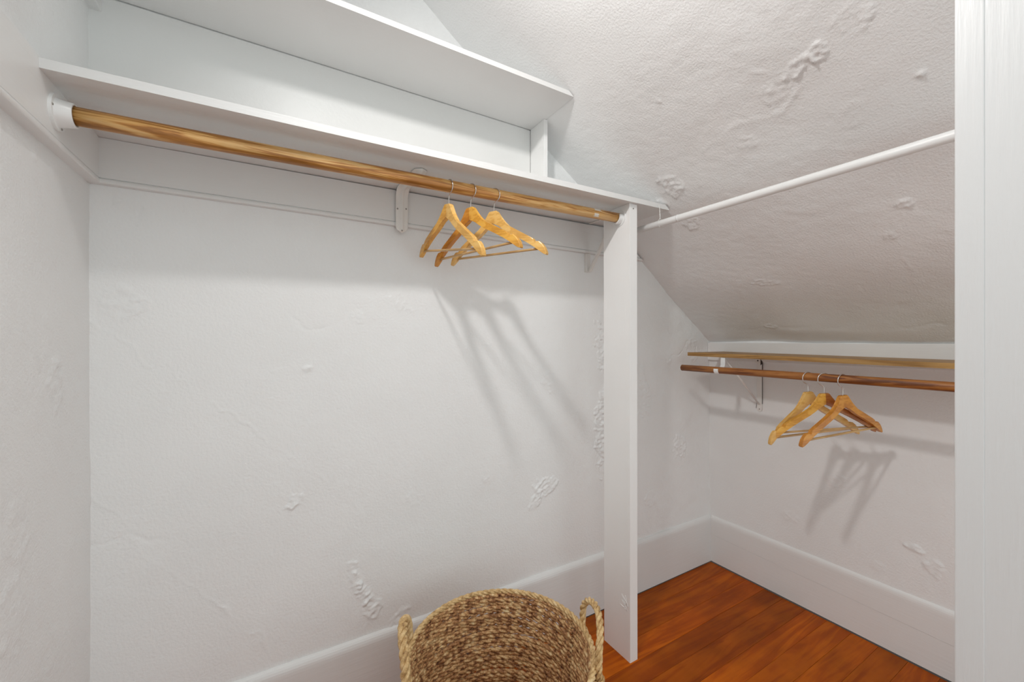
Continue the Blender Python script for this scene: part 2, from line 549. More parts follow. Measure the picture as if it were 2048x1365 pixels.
SS += [(((0.95, SV(2.12)), (0.80, SV(2.15)), (0.68, SV(2.12)), (0.60, SV(2.16)), (0.52, SV(2.15))), 0.0096, 0.0010),
       (((0.70, SV(2.23)), (0.62, SV(2.20)), (0.56, SV(2.17))), 0.0080, 0.0014), (((0.55, SV(1.62)), (0.53, SV(1.75)), (0.49, SV(1.9))), 0.0064, 0.0008),
       (((0.72, SV(1.62)), (0.70, SV(1.50)), (0.62, SV(1.45))), 0.0080, -0.0009), (((1.28, SV(1.72)), (1.10, SV(1.69)), (0.98, SV(1.70))), 0.0128, -0.0014),
       (((1.3, SV(1.46)), (1.0, SV(1.47)), (0.7, SV(1.46)), (0.4, SV(1.47))), 0.0192, -0.0009)]
def h_slope(u, v):
    low = 1 - sstep(v, 0.0, 0.5)
    h = fbm(u, v, 0.42, 61, 2) * 0.014 + fbm(u, v, 0.10, 62, 3, 1.8) * 0.0014 + fbm(u, v, 0.022, 63, 3, 1.6, 0.5) * 0.0007 * (0.35 + 1.3 * sstep(vnoise(u, v, 0.35, 0.3, 88), -0.1, 0.25))
    h = h + low * fbm(u, v, 0.13, 66, 2, 3.5, 0.1) * 0.009
    return h + scars(u, v, SS, 71)
o0 = Vector((XR, YE, slope_z(XR)))
struct(relief('ceiling', o0, (0, 1, 0), vdir, nrm, YB - YE + 0.02, (CZ - slope_z(XR)) / vdir.z + 0.02, 0.0055,
              lambda u, v: h_slope(u + YE, v), M['plaster_rough']))
bm = bmesh.new()
box(bm, (XL - 0.05, YF - 0.4, CZ), (slope_x(CZ) + 0.02, YB + 0.05, CZ + 0.04))
struct(obj('ceiling', bm, M['plaster']))

# floor: dark sub-floor with single boards ----------------------------------------
bm = bmesh.new()
box(bm, (XL - 0.05, YF - 1.5, -0.05), (XR + 0.05, YB + 0.05, -0.021))
fl = struct(obj('floor', bm, M['dark_gap']))
rnd = random.Random(3)
edges = [1.572, 1.466, 1.3465, 1.245, 1.147, 1.04, 0.945, 0.846, 0.745, 0.645, 0.545, 0.445, 0.345, 0.245, 0.145, 0.045, -0.055, -0.155, -0.255, -0.355, -0.455, -0.555, -0.655, -0.755, -0.855, -0.955, -1.055, -1.155, -1.255, -1.355]
for i in range(len(edges) - 1):
    cuts = [XL, XR - 0.016]
    if i % 3 == 1:
        cuts.insert(1, rnd.uniform(-0.1, 0.7))
    if edges[i] <= 0.30:
        pass
    for a, b in zip(cuts[:-1], cuts[1:]):
        bm = bmesh.new()
        dz = rnd.uniform(-0.0006, 0.0003)
        box(bm, (a + 0.0004, edges[i + 1] + 0.0003, -0.02), (b - 0.0004, edges[i] - 0.0003, dz), 0.0010, 1)
        obj('floor_board', bm, M['floor'], fl)

# baseboards ------------------------------------------------------------------------
def base_profile(sgn, face, wall, z0=0.005, h=0.292):
    """(offset, z) outline of a tall baseboard whose top edge coves back into the wall."""
    p = [(wall, z0), (face, z0), (face, h - 0.036)]
    for i in range(1, 7):
        t = i / 6
        p.append((face + (wall - face) * (t ** 2.2), h - 0.036 + 0.036 * math.sin(t * PI / 2)))
    return p
bm = bmesh.new()
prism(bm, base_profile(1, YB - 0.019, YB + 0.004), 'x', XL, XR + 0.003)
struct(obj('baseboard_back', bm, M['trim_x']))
br = bpy.data.objects.new('baseboard_right', None)
COL.objects.link(br)
struct(br)
fx = XR - 0.013
bm = bmesh.new()
P8 = base_profile(1, fx, XR + 0.004)
# upper board: its lower edge drops slightly towards the door
up = [bm.verts.new((p[0], YE, (0.140 if k < 2 else p[1]))) for k, p in enumerate(P8)]
up2 = [bm.verts.new((p[0], YB - 0.016, (0.1745 if k < 2 else p[1]))) for k, p in enumerate(P8)]
bm.faces.new(up); bm.faces.new(up2[::-1])
for i in range(len(up)):
    j = (i + 1) % len(up)
    bm.faces.new((up[i], up[j], up2[j], up2[i]))
obj('board', bm, M['trim_y'], br)
bm = bmesh.new()
lo = [(fx + 0.0006, 0.005), (XR + 0.004, 0.005)]
q = [bm.verts.new(v) for v in ((fx + .0006, YE, .005), (XR + .004, YE, .005), (XR + .004, YE, .139), (fx + .0006, YE, .139),
                               (fx + .0006, YB - .016, .005), (XR + .004, YB - .016, .005), (XR + .004, YB - .016, .1735), (fx + .0006, YB - .016, .1735))]
for f in ((0, 1, 2, 3), (7, 6, 5, 4), (0, 4, 5, 1), (1, 5, 6, 2), (2, 6, 7, 3), (3, 7, 4, 0)):
    bm.faces.new([q[i] for i in f])
obj('board', bm, M['trim_y'], br)
bm = bmesh.new()
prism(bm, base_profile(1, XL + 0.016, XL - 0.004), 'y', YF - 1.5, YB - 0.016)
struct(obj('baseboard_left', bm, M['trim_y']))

# cleats under the long shelf (with a beaded lower edge) -------------------------------
def cleat_profile(face, wall, z1, bot=1.846, groove=1.861):
    s = 1 if wall > face else -1
    p = [(wall, z1), (face, z1), (face, groove + 0.0016), (face + s * 0.003, groove), (face, groove - 0.0016)]
    for i in range(0, 7):
        a = PI / 2 - i * PI / 6 * 1.0
        r = (groove - 0.0016 - bot) / 2
        p.append((face - s * 0.003 * math.cos(a) + 0 * s, (groove - 0.0016 + bot) / 2 + r * math.sin(a)))
    p.append((wall, bot))
    return p
def zs(x):                 # underside of the long shelf
    return 1.9755 + (x + 0.42) * 0.0130
bm = bmesh.new()
pr = cleat_profile(YB - 0.02, YB + 0.006, 1.999)
A = [bm.verts.new((XL, p[0], min(p[1], zs(XL) - 0.0005))) for p in pr]
B = [bm.verts.new((slope_x(min(p[1], 1.992)) - 0.014, p[0], min(p[1], 1.992))) for p in pr]
bm.faces.new(A); bm.faces.new(B[::-1])
for i in range(len(pr)):
    bm.faces.new((A[i], A[(i + 1) % len(pr)], B[(i + 1) % len(pr)], B[i]))
struct(obj('trim_1', bm, M['trim_x']))
bm = bmesh.new()
prL = cleat_profile(XL + 0.024, XL - 0.006, 2.0)
A = [bm.verts.new((p[0], YF - 0.3, p[1] + (0.008 if p[1] > 1.99 else 0))) for p in prL]
B = [bm.verts.new((p[0], 1.232, p[1] + (0.0 if p[1] > 1.99 else 0))) for p in prL]
Cc = [bm.verts.new((p[0], YB - 0.02, min(p[1], zs(XL) - 0.001))) for p in prL]
bm.faces.new(A); bm.faces.new(Cc[::-1])
for S, T in ((A, B), (B, Cc)):
    for i in range(len(prL)):
        bm.faces.new((S[i], S[(i + 1) % len(prL)], T[(i + 1) % len(prL)], T[i]))
struct(obj('trim_2', bm, M['trim_y']))
# ledge board under the sloping ceiling
bm = bmesh.new()
box(bm, (XR - 0.020, YE, 1.28), (XR + 0.004, YB - 0.002, 1.3885), 0.0015, 2)
struct(obj('trim_3', bm, M['trim_y']))
# short cleat that carries the high shelf on the left wall
bm = bmesh.new()
box(bm, (XL - 0.005, 1.29, 2.338), (XL + 0.026, YB - 0.002, 2.386), 0.003, 2)
struct(obj('trim_4', bm, M['trim_y']))

# front wall with the doorway the picture is taken from -----------------------------------
DX = 0.94                               # right jamb of the doorway
bm = bmesh.new()
box(bm, (DX + 0.03, YF - 0.11, 0), (DX + 0.126, YF - 0.004, slope_z(DX + 0.126)))  # cut to a narrow pier so light enters the unseen low side
struct(obj('wall_front', bm, M['plaster']))
door = bpy.data.objects.new('door_1', None)
COL.objects.link(door)
struct(door)
bm = bmesh.new()
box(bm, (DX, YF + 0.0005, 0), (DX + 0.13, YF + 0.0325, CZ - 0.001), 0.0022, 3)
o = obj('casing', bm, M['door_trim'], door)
o['label'] = 'narrow casing edge'
bm = bmesh.new()
box(bm, (DX + 0.0016, YF - 0.13, 0), (DX + 0.031, YF + 0.012, CZ - 0.001), 0.0022, 3)
obj('jamb', bm, M['door_trim'], door)

# ------------------------------------------------------------------ long white shelf
def board_to_slope(x0, y0, y1, zb, th, mat, name, bev=0.0012, gap=0.003, xend=None):
    bm = bmesh.new()
    V = []
    for y in (y0, y1):
        for z in (0, th):
            z0 = zb(x0) + z
            xe = xend
            x1 = 1.0
            for _ in range(20):
                x1 = slope_x(zb(x1) + z) - gap
            if xe: x1 = xe
            V.append((bm.verts.new((x0, y, z0)), bm.verts.new((x1, y, zb(x1) + z))))
    a, b, c, d = V      # front-bottom, front-top, back-bottom, back-top
    bm.faces.new((a[0], a[1], b[1], b[0]))
    bm.faces.new((c[0], c[1], d[1], d[0]))
    bm.faces.new((a[0], a[1], c[1], c[0]))
    bm.faces.new((b[0], b[1], d[1], d[0]))
    bm.faces.new((a[0], b[0], d[0], c[0]))
    bm.faces.new((a[1], b[1], d[1], c[1]))
    bevel_all(bm, bev, 2)
    return obj(name, bm, mat)
sh = board_to_slope(XL + 0.006, 1.235, YB - 0.001, zs, 0.0215, M['trim_x'], 'shelf')
tag(sh, 'long white painted shelf board directly above the pine clothes rod', 'shelf')

t = thing('shelf', 'high white painted shelf near the ceiling, held by a short upright board', 'shelf', (0.3, 1.42, 2.387))
u = board_to_slope(XL + 0.003, 1.281, YB - 0.006, lambda x: 2.387, 0.018, M['trim_x'], 'board')
u.parent = t; u.matrix_parent_inverse = Matrix.Translation(t.location).inverted()
bm = bmesh.new()
box(bm, (1.030, 1.474, zs(1.04) + 0.0225), (1.0495, YB - 0.006, 2.3865), 0.0012, 2)
o = obj('upright', bm, M['trim_z'], t)
# smooth back panel between the two shelves
bm = bmesh.new()
box(bm, (XL - 0.004, YB - 0.0052, 2.0195), (1.0285, YB - 0.0008, 2.3835))
obj('back_panel', bm, M['trim'], t)

# ------------------------------------------------------------------ pine clothes rod
R_Y = 1.3105
def rz(x): return 1.9178 + (x + 0.40) * 0.0172
t = thing('clothes_rod', 'varnished pine clothes rod hanging beneath the long white shelf', 'clothes rod', (0.45, R_Y, rz(0.45)))
bm = bmesh.new()
cyl(bm, (-0.405, R_Y, rz(-0.405)), (1.316, R_Y, rz(1.316)), 0.0208, 40, rings=12)
obj('rod', bm, M['rod_x'], t, smooth=True)
# scraps of tape near the post
bm = bmesh.new()
def patch(bm, x0, x1, a0, a1, ragged):
    n = 10
    rows = []
    for i in range(n + 1):
        a = a0 + (a1 - a0) * i / n
        lo = x0 + ragged.uniform(-0.004, 0.004)
        hi = x1 + ragged.uniform(-0.004, 0.004)
        rows.append([bm.verts.new((x, R_Y - math.cos(a) * 0.0214, rz(x) + math.sin(a) * 0.0214)) for x in (lo, hi)])
    for A, B in zip(rows[:-1], rows[1:]):
        bm.faces.new((A[0], A[1], B[1], B[0]))
rg = random.Random(8)
patch(bm, 1.165, 1.198, 0.35, 1.2, rg)
patch(bm, 1.120, 1.198, 1.2, 1.65, rg)
patch(bm, 1.163, 1.185, -0.9, -0.25, rg)
o = obj('tape_scrap', bm, M['tape'], t)
sm = o.modifiers.new('thick', 'SOLIDIFY'); sm.thickness = 0.0006

def screw(name_parent, p, nrm_, r=0.004):
    bm = bmesh.new()
    p = Vector(p); n = Vector(nrm_)
    cyl(bm, p - n * 0.001, p + n * 0.0012, r, 12, r2=r * 0.7)
    return obj('screw', bm, M['screw'], name_parent)

# left flange
FX = XL + 0.024
t = thing('rod_socket', 'white round flange socket holding the pine rod on the left wall rail', 'rod socket', (FX, R_Y, rz(-0.42)))
cz = rz(-0.42)
bm = bmesh.new()
cyl(bm, (FX, R_Y, cz), (FX + 0.006, R_Y, cz), 0.040, 40)
bevel_all(bm, 0.002, 2)
obj('flange', bm, M['plastic'], t)
bm = bmesh.new()
n = 40
prof = [(0.004, 0.033), (0.010, 0.030), (0.032, 0.0265), (0.033, 0.0255), (0.033, 0.0222), (0.010, 0.0222)]
rings = [[bm.verts.new((FX + d, R_Y + math.cos(2 * PI * k / n) * r, cz + math.sin(2 * PI * k / n) * r)) for k in range(n)] for d, r in prof]
for A, B in zip(rings[:-1], rings[1:]):
    for k in range(n):
        bm.faces.new((A[k], A[(k + 1) % n], B[(k + 1) % n], B[k]))
obj('cup', bm, M['plastic'], t, smooth=True)
for a in (1.2, -1.25, 3.0):
    screw(t, (FX + 0.0062, R_Y + math.cos(a) * 0.034, cz + math.sin(a) * 0.034), (1, 0, 0), 0.003)

# post ------------------------------------------------------------------------------
t = thing('post', 'white painted timber post standing on the wood floor by the basket', 'post', (1.35, 1.33, 0))
bm = bmesh.new()
prism(bm, [(1.329, 0.0), (1.374, 0.0), (1.371, zs(1.35) - 0.0008), (1.325, zs(1.35) - 0.0008)], 'y', 1.2515, 1.411)
bevel_all(bm, 0.0025, 3)
# brush and knot relief near the foot is part of the paint
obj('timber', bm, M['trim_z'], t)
screw(t, (1.348, 1.2510, 1.978), (0, -1, 0), 0.0035)
# knot showing through the paint
bm = bmesh.new()
rk = random.Random(12)
for i in range(11):
    y0 = 1.262 + rk.uniform(0, 0.012); z0 = 0.235 + rk.uniform(-0.02, 0.03)
    ln = rk.uniform(0.02, 0.055)
    a = PI + rk.uniform(-0.9, 0.9)
    if i % 2: a = PI / 2 + rk.uniform(0.1, 0.9)
    P = [Vector((1.3280 , y0 - ln * math.cos(a) * s, z0 + ln * math.sin(a) * s + rk.uniform(-.002, .002))) for s in (0, .35, .7, 1)]
    tube(bm, P, [0.0014, 0.0016, 0.0012, 0.0006], 6)
obj('knot', bm, M['trim_z'], t, smooth=True)

# right socket on the post
PX = 1.3255
t = thing('rod_socket', 'white open socket holding the pine rod on the timber post', 'rod socket', (PX, R_Y, rz(1.31)))
cz = rz(1.31)
bm = bmesh.new()
cyl(bm, (PX - 0.004, R_Y, cz), (PX, R_Y, cz), 0.036, 40)
bevel_all(bm, 0.0012, 2)
obj('flange', bm, M['plastic'], t)
bm = bmesh.new()
n = 26
ro, ri = 0.0275, 0.0218
A0 = PI + 0.0; 
outl = []
for k in range(n + 1):
    a = PI - 0.35 + (PI + 0.7) * k / n
    outl.append((a, ro))
ring = [[bm.verts.new((x, R_Y + math.cos(PI - 0.35 + (PI + 0.7) * k / n) * r, cz + math.sin(PI - 0.35 + (PI + 0.7) * k / n) * r)) for k in range(n + 1)]
        for x, r in ((PX - 0.004, ro), (PX - 0.024, ro), (PX - 0.024, ri), (PX - 0.004, ri))]
for i in range(4):
    A, B = ring[i], ring[(i + 1) % 4]
    for k in range(n):
        bm.faces.new((A[k], A[k + 1], B[k + 1], B[k]))
bm.faces.new([r[0] for r in ring]); bm.faces.new([r[-1] for r in ring][::-1])
obj('cup', bm, M['plastic'], t)

# curved pressed-steel bracket in the middle ------------------------------------------------
def ribbon(bm, path, width, th, axis_vec, rib=0.0, ribw=0.3, ncross=13, taper_ends=True):
    """Sweep a strap (width across axis_vec) along path; a raised rib runs along its middle."""
    P = [Vector(p) for p in path]
    ax = Vector(axis_vec)
    n = len(P)
    L = [0]
    for i in range(1, n):
        L.append(L[-1] + (P[i] - P[i - 1]).length)
    top, bot = [], []
    for i in range(n):
        T = (P[min(i + 1, n - 1)] - P[max(i - 1, 0)]).normalized()
        nn = T.cross(ax).normalized()
        d = min(L[i], L[-1] - L[i])
        wd = width / 2
        if taper_ends and d < wd:
            wd = math.sqrt(max(1e-6, wd * wd - (wd - d) ** 2))
        a, b = [], []
        for k in range(ncross):
            s = -1 + 2 * k / (ncross - 1)
            hh = rib * math.exp(-(s * (wd / (width / 2)) / ribw) ** 2) * min(1, d / 0.02)
            q = P[i] + ax * (s * wd)
            a.append(bm.verts.new(q + nn * (th + hh)))
            b.append(bm.verts.new(q + nn * hh * 0.9))
        top.append(a); bot.append(b)
    for i in range(n - 1):
        for k in range(ncross - 1):
            bm.faces.new((top[i][k], top[i][k + 1], top[i + 1][k + 1], top[i + 1][k]))
            bm.faces.new((bot[i][k], bot[i + 1][k], bot[i + 1][k + 1], bot[i][k + 1]))
        for k in (0, ncross - 1):
            bm.faces.new((top[i][k], bot[i][k], bot[i + 1][k], top[i + 1][k]))
    for i in (0, n - 1):
        for k in range(ncross - 1):
            bm.faces.new((top[i][k], bot[i][k], bot[i][k + 1], top[i][k + 1]))
    return bm
bx_ = 0.4225
t = thing('shelf_bracket', 'white curved metal bracket screwed to the wall rail beneath the long shelf', 'bracket', (bx_, 1.56, 1.82))
zt = zs(bx_) - 0.0015
path = []
for i in range(13):
    path.append((bx_, 1.5620, 1.818 + (zt - 0.038 - 1.818) * i / 12))
for i in range(1, 10):
    a = i / 9 * PI / 2
    path.append((bx_, 1.5620 - 0.038 * (1 - math.cos(a)), zt - 0.038 + 0.038 * math.sin(a)))
for i in range(1, 16):
    path.append((bx_ + 0.008 * i / 15, 1.524 - (1.524 - 1.333) * i / 15, zt))
bm = bmesh.new()
ribbon(bm, path, 0.047, 0.0022, (-1, 0, 0), rib=0.0085, ribw=0.30, ncross=17)
for v in bm.verts:      # sits on the room side
    pass
obj('strap', bm, M['metal_white'], t, smooth=True)
for p, nn in (((bx_ - 0.0165, 1.5590, 1.909), (0, -1, 0)), ((bx_ + 0.0165, 1.5590, 1.913), (0, -1, 0)), ((bx_, 1.5565, 1.827), (0, -1, 0))):
    screw(t, p, nn, 0.0034)
screw(t, (bx_ + 0.007, 1.350, zt - 0.003), (0, 0, -1), 0.0034)

# diagonal bracket behind the post ------------------------------------------------------------
t = thing('shelf_bracket', 'white diagonal brace bracket rising from the wall behind the post', 'bracket', (1.372, 1.575, 1.75))
bm = bmesh.new()
box(bm, (1.362, YB - 0.012, 1.752), (1.392, YB + 0.002, 1.846), 0.001, 1)
obj('wall_plate', bm, M['metal_white'], t)
bm = bmesh.new()
prism(bm, [(YB - 0.010, 1.752), (YB - 0.022, 1.752), (1.392, 1.984), (1.408, 1.984)], 'x', 1.3745, 1.3915)
bevel_all(bm, 0.001, 1)
obj('brace', bm, M['metal_white'], t)
bm = bmesh.new()
box(bm, (1.374, 1.28, zs(1.37) - 0.0045), (1.392, YB - 0.02, zs(1.37) - 0.0008), 0.0008, 1)
obj('arm', bm, M['metal_white'], t)

# ------------------------------------------------------------------ white steel rod towards the door
t = thing('clothes_rod', 'slim white painted rod crossing in front of the sloping ceiling', 'clothes rod', (1.49, 0.8, 1.925))
bm = bmesh.new()
cyl(bm, (1.49, YE + 0.06, 1.9215), (1.49, YB - 0.02, 1.928), 0.0148, 28, rings=4)
obj('rod', bm, M['trim_y'], t, smooth=True)
bm = bmesh.new()
box(bm, (1.4885, -0.04, 1.93), (1.4915, -0.02, slope_z(1.49) + 0.01))
obj('strap', bm, M['wire'], t)
bm = bmesh.new()
cyl(bm, (1.49, 1.128, 1.9265), (1.49, 1.134, 1.9265), 0.0158, 28)
obj('joint_ring', bm, M['trim_y'], t, smooth=True)
bm = bmesh.new()
zt = zs(1.49)
P1 = [(1.490, 1.2325, zt + 0.012), (1.4905, 1.229, zt - 0.004), (1.488, 1.228, zt - 0.02), (1.492, 1.227, zt - 0.034), (1.4885, 1.226, 1.948), (1.478, 1.2245, 1.941), (1.4745, 1.224, 1.927), (1.480, 1.224, 1.914), (1.49, 1.224, 1.910), (1.500, 1.224, 1.914), (1.5055, 1.224, 1.927), (1.502, 1.2245, 1.940), (1.491, 1.226, 1.948), (1.4885, 1.227, zt - 0.032), (1.492, 1.228, zt - 0.016), (1.4885, 1.229, zt - 0.002), (1.4885, 1.2325, zt + 0.010)]
tube(bm, P1, 0.0011, 6)
P2 = [(1.4885, 1.2268, 1.946 + 0.0026 * k) for k in range(14)]
P2 = [(1.490 + 0.0024 * math.cos(k * 1.9), 1.2275 + 0.0024 * math.sin(k * 1.9), 1.946 + 0.0028 * k) for k in range(16)]
tube(bm, P2, 0.0009, 5)
o = obj('hanging_wire', bm, M['wire'], None, smooth=True)
tag(o, 'twisted white wire tying the slim white rod to the shelf edge', 'wire')

# ------------------------------------------------------------------ low wooden shelf on the knee wall
t = thing('shelf', 'low natural wood shelf with a bare front edge beneath the sloping ceiling', 'shelf', (2.2, 0.9, 1.31))
bm = bmesh.new()
def kz(y): return 1.3025 + (y - 0.43) * 0.0125
V = [bm.verts.new((x, y, kz(y) + z)) for x in (2.040, XR - 0.0205) for y in (YE + 0.03, 1.487) for z in (0, 0.0198)]
for f in ((0, 1, 3, 2), (4, 6, 7, 5), (0, 4, 5, 1), (2, 3, 7, 6), (0, 2, 6, 4), (1, 5, 7, 3)):
    bm.faces.new([V[i] for i in f])
bevel_all(bm, 0.0008, 1)
obj('board', bm, M['shelf_y'], t)

KX, = (2.0,)
def kr(y): return 1.2425 + (y - 0.424) * 0.0055
t = thing('clothes_rod', 'dark oak clothes rod beneath the low wooden shelf', 'clothes rod', (KX, 0.9, 1.245))
bm = bmesh.new()
cyl(bm, (KX, YE + 0.03, kr(YE)), (KX, 1.492, kr(1.492)), 0.0172, 36, rings=8)
es = [e for e in bm.edges if len(e.link_faces) == 2 and e.calc_face_angle(0) > 1.2]
bmesh.ops.bevel(bm, geom=es, offset=0.002, segments=2, affect='EDGES')
obj('rod', bm, M['rod_y'], t, smooth=False)
for p in t.children[0].data.polygons:
    p.use_smooth = len(p.vertices) < 10

BY = 1.2775
t = thing('shelf_bracket', 'white metal bracket with a hooked lip carrying the dark oak rod', 'bracket', (XR - 0.02, BY, 1.0))
zt = kz(BY) - 0.001
bm = bmesh.new()
box(bm, (XR - 0.0235, BY - 0.0140, 1.275), (XR - 0.0205, BY + 0.0140, zt), 0.0008, 1)
pts = [(BY - 0.014, 1.281), (BY + 0.014, 1.281)] + [(BY + 0.014 * math.cos(a), 1.010 + 0.014 * math.sin(a)) for a in [-k * PI / 8 for k in range(9)]]
prism(bm, pts, 'x', XR - 0.0075, XR - 0.0035)
obj('wall_plate', bm, M['metal_white'], t)
bm = bmesh.new()       # dark chipped paint along the plate's edges
prism(bm, [(BY - 0.0152, 1.04), (BY - 0.0142, 1.04), (BY - 0.0142, 1.275), (BY - 0.0165, 1.275), (BY - 0.0152, 1.20)], 'x', XR - 0.0068, XR - 0.0028)
prism(bm, [(BY + 0.0142, 1.05), (BY + 0.0155, 1.035), (BY + 0.019, 1.012), (BY + 0.0165, 1.035), (BY + 0.015, 1.06)], 'x', XR - 0.0068, XR - 0.0028)
prism(bm, [(BY - 0.0245, 1.281), (BY - 0.0142, 1.297), (BY - 0.0142, 1.262), (BY - 0.0235, 1.272)], 'x', XR - 0.0225, XR - 0.0198)
prism(bm, [(BY + 0.0142, 1.235), (BY + 0.0158, 1.235), (BY + 0.0150, 1.218)], 'x', XR - 0.0068, XR - 0.0028)
o = obj('paint_chip', bm, M['chip'], t); o['label'] = 'dark bare edge where the white paint has chipped'
bm = bmesh.new()
cyl(bm, (XR - 0.0245, BY, 1.288), (XR - 0.0232, BY, 1.288), 0.0042, 14)
obj('screw_hole', bm, M['chip'], t)
screw(t, (XR - 0.0078, BY, 1.010), (-1, 0, 0), 0.0036)
bm = bmesh.new()
box(bm, (2.042, BY - 0.010, zt - 0.003), (XR - 0.0205, BY + 0.010, zt), 0.0006, 1)
obj('arm', bm, M['metal_white'], t)
# hooked lip that holds the rod
path = [(2.043, BY, zt - 0.001), (2.043, BY, zt - 0.02), (2.042, BY, zt - 0.040), (2.034, BY, zt - 0.052), (2.025, BY, zt - 0.058)]
c0 = (KX, kr(BY)); rr = 0.0184
for k in range(15):
    a = -0.25 - k / 14 * 3.3
    path.append((c0[0] + rr * math.cos(a), BY, c0[1] + rr * math.sin(a)))
bm = bmesh.new()
ribbon(bm, path, 0.024, 0.0018, (0, 1, 0), rib=0, ncross=3, taper_ends=False)
obj('hook', bm, M['plastic'], t, smooth=False)
bm = bmesh.new()
cyl(bm, (2.062, BY, zt - 0.006), (XR - 0.012, BY, 1.040), 0.0052, 10)
obj('brace', bm, M['metal_white'], t, smooth=True)

# ------------------------------------------------------------------ wooden hangers
UP = [(0.0, 0.0), (0.014, 0.0), (0.0185, -0.003), (0.025, -0.015), (0.034, -0.032), (0.047, -0.048), (0.066, -0.064), (0.092, -0.080), (0.120, -0.097),
      (0.148, -0.114), (0.163, -0.123), (0.167, -0.127), (0.1685, -0.1385), (0.1735, -0.1415), (0.179, -0.136), (0.188, -0.137), (0.198, -0.146), (0.208, -0.160), (0.2145, -0.177), (0.2155, -0.184)]
LO = [(0.212, -0.188), (0.203, -0.184), (0.190, -0.173), (0.172, -0.158), (0.148, -0.141), (0.120, -0.123), (0.092, -0.106), (0.066, -0.091), (0.046, -0.077), (0.028, -0.062), (0.014, -0.052), (0.0, -0.048)]
def arm_mesh(name, sgn, mat):
    bm = bmesh.new()
    th = 0.0085
    bow = lambda x: 0.016 * (x / 0.215) ** 2
    pts = UP + LO
    A = [bm.verts.new((sgn * x, bow(x) - th, z)) for x, z in pts]
    B = [bm.verts.new((sgn * x, bow(x) + th, z)) for x, z in pts]
    fa = bm.faces.new(A); fb = bm.faces.new(B[::-1])
    for i in range(len(pts)):
        bm.faces.new((A[i], B[i], B[(i + 1) % len(pts)], A[(i + 1) % len(pts)]))
    es = [e for f in (fa, fb) for e in f.edges if abs(e.verts[0].co.x) > 1e-5 or abs(e.verts[1].co.x) > 1e-5]
    bmesh.ops.bevel(bm, geom=es, offset=0.0022, segments=2, affect='EDGES', profile=0.5)
    bmesh.ops.triangulate(bm, faces=[f for f in bm.faces if len(f.verts) > 4])
    bmesh.ops.recalc_face_normals(bm, faces=bm.faces[:])
    m = bpy.data.meshes.new(name); bm.to_mesh(m); bm.free()
    m.materials.append(mat)
    return m
ARM = {}
def get_arm(s, k):
    if (s, k) not in ARM:
        ARM[(s, k)] = arm_mesh('hanger_arm', s, HW[k])
    return ARM[(s, k)]
bm = bmesh.new()
P = []
for i in range(9):
    x = -0.183 + 0.366 * i / 8
    P.append((x, 0.016 * (0.183 / 0.215) ** 2, -0.163))
tube(bm, P, 0.0046, 10)
BAR = bpy.data.meshes.new('hanger_bar'); bmesh.ops.recalc_face_normals(bm, faces=bm.faces[:]); bm.to_mesh(bm_ := BAR); bm.free(); BAR.materials.append(HW['bar'])
for p in BAR.polygons: p.use_smooth = True
bm = bmesh.new()
ctl = [(0, -0.012), (0, 0.0), (0, 0.016), (0.0008, 0.026), (0.006, 0.034)]
hr = 0.0262; zc = 0.0585
for k in range(21):
    a = -0.75 + k / 20 * (PI + 1.15)
    ctl.append((hr * math.cos(a), zc + hr * math.sin(a)))
tube(bm, [(x, 0, z) for x, z in ctl], 0.0018, 8)
HOOK = bpy.data.meshes.new('hanger_hook'); bmesh.ops.recalc_face_normals(bm, faces=bm.faces[:]); bm.to_mesh(HOOK); bm.free(); HOOK.materials.append(M['steel'])
for p in HOOK.polygons: p.use_smooth = True

def hanger(x, y, z, deg, tilt, ka, kb, label, group, bow=1, drop=0.945):
    t = thing('wooden_hanger', label, 'clothes hanger', (x, y, z), group, world_parts=False)
    t.rotation_euler = (0, 0, math.radians(deg))
    rt = (0, math.radians(tilt), 0)
    for s, k in ((1, ka), (-1, kb)):
        a = obj('arm', get_arm(s, k), None, t)
        a.rotation_euler = rt
        if ka != kb and k == 'red':
            a['label'] = 'darker reddish brown arm'
    for a in [c for c in t.children]:
        a.scale = (1, bow, drop)
    a = obj('bar', BAR, None, t); a.rotation_euler = rt; a.scale = (1, bow, drop)
    a = obj('hook', HOOK, None, t); a['label'] = 'thin steel hook'
    return t
G1 = 'wooden hangers on the pine rod'
G2 = 'wooden hangers on the dark oak rod'
def zneck(x, y=None):
    return rz(x) + 0.0208 + 0.0019 - (0.0585 + 0.0262)
def zneck2(y):
    return kr(y) + 0.0172 + 0.0019 - (0.0585 + 0.0262)
hanger(0.5166, R_Y, zneck(0.5166), -81, 8.6, 'pale', 'golden', 'pale wooden hanger nearest the curved bracket, tilted down at its near end', G1)
hanger(0.5993, R_Y, zneck(0.5993), -70.5, -1.4, 'golden', 'amber', 'two-tone wooden hanger with a darker amber arm, between its two neighbours on the pine rod', G1)
hanger(0.6924, R_Y, zneck(0.6924), -63.5, 0.7, 'pale', 'pale', 'pale wooden hanger nearest the timber post, on the pine rod', G1)
hanger(KX, 0.8633, zneck2(0.8633), 180 - 23, 4.5, 'pale', 'pale', 'pale wooden hanger nearest the hooked bracket on the dark oak rod', G2, 1, 1.09)
hanger(KX, 0.8039, zneck2(0.8039), 180 - 31, 4.0, 'golden', 'red', 'golden wooden hanger with one dark arm, in the middle on the dark oak rod', G2, -1, 0.96)
hanger(KX, 0.7386, zneck2(0.7386), 180 - 16.5, 5.0, 'amber', 'amber', 'amber wooden hanger farthest from the hooked bracket on the dark oak rod', G2, -1, 0.99)

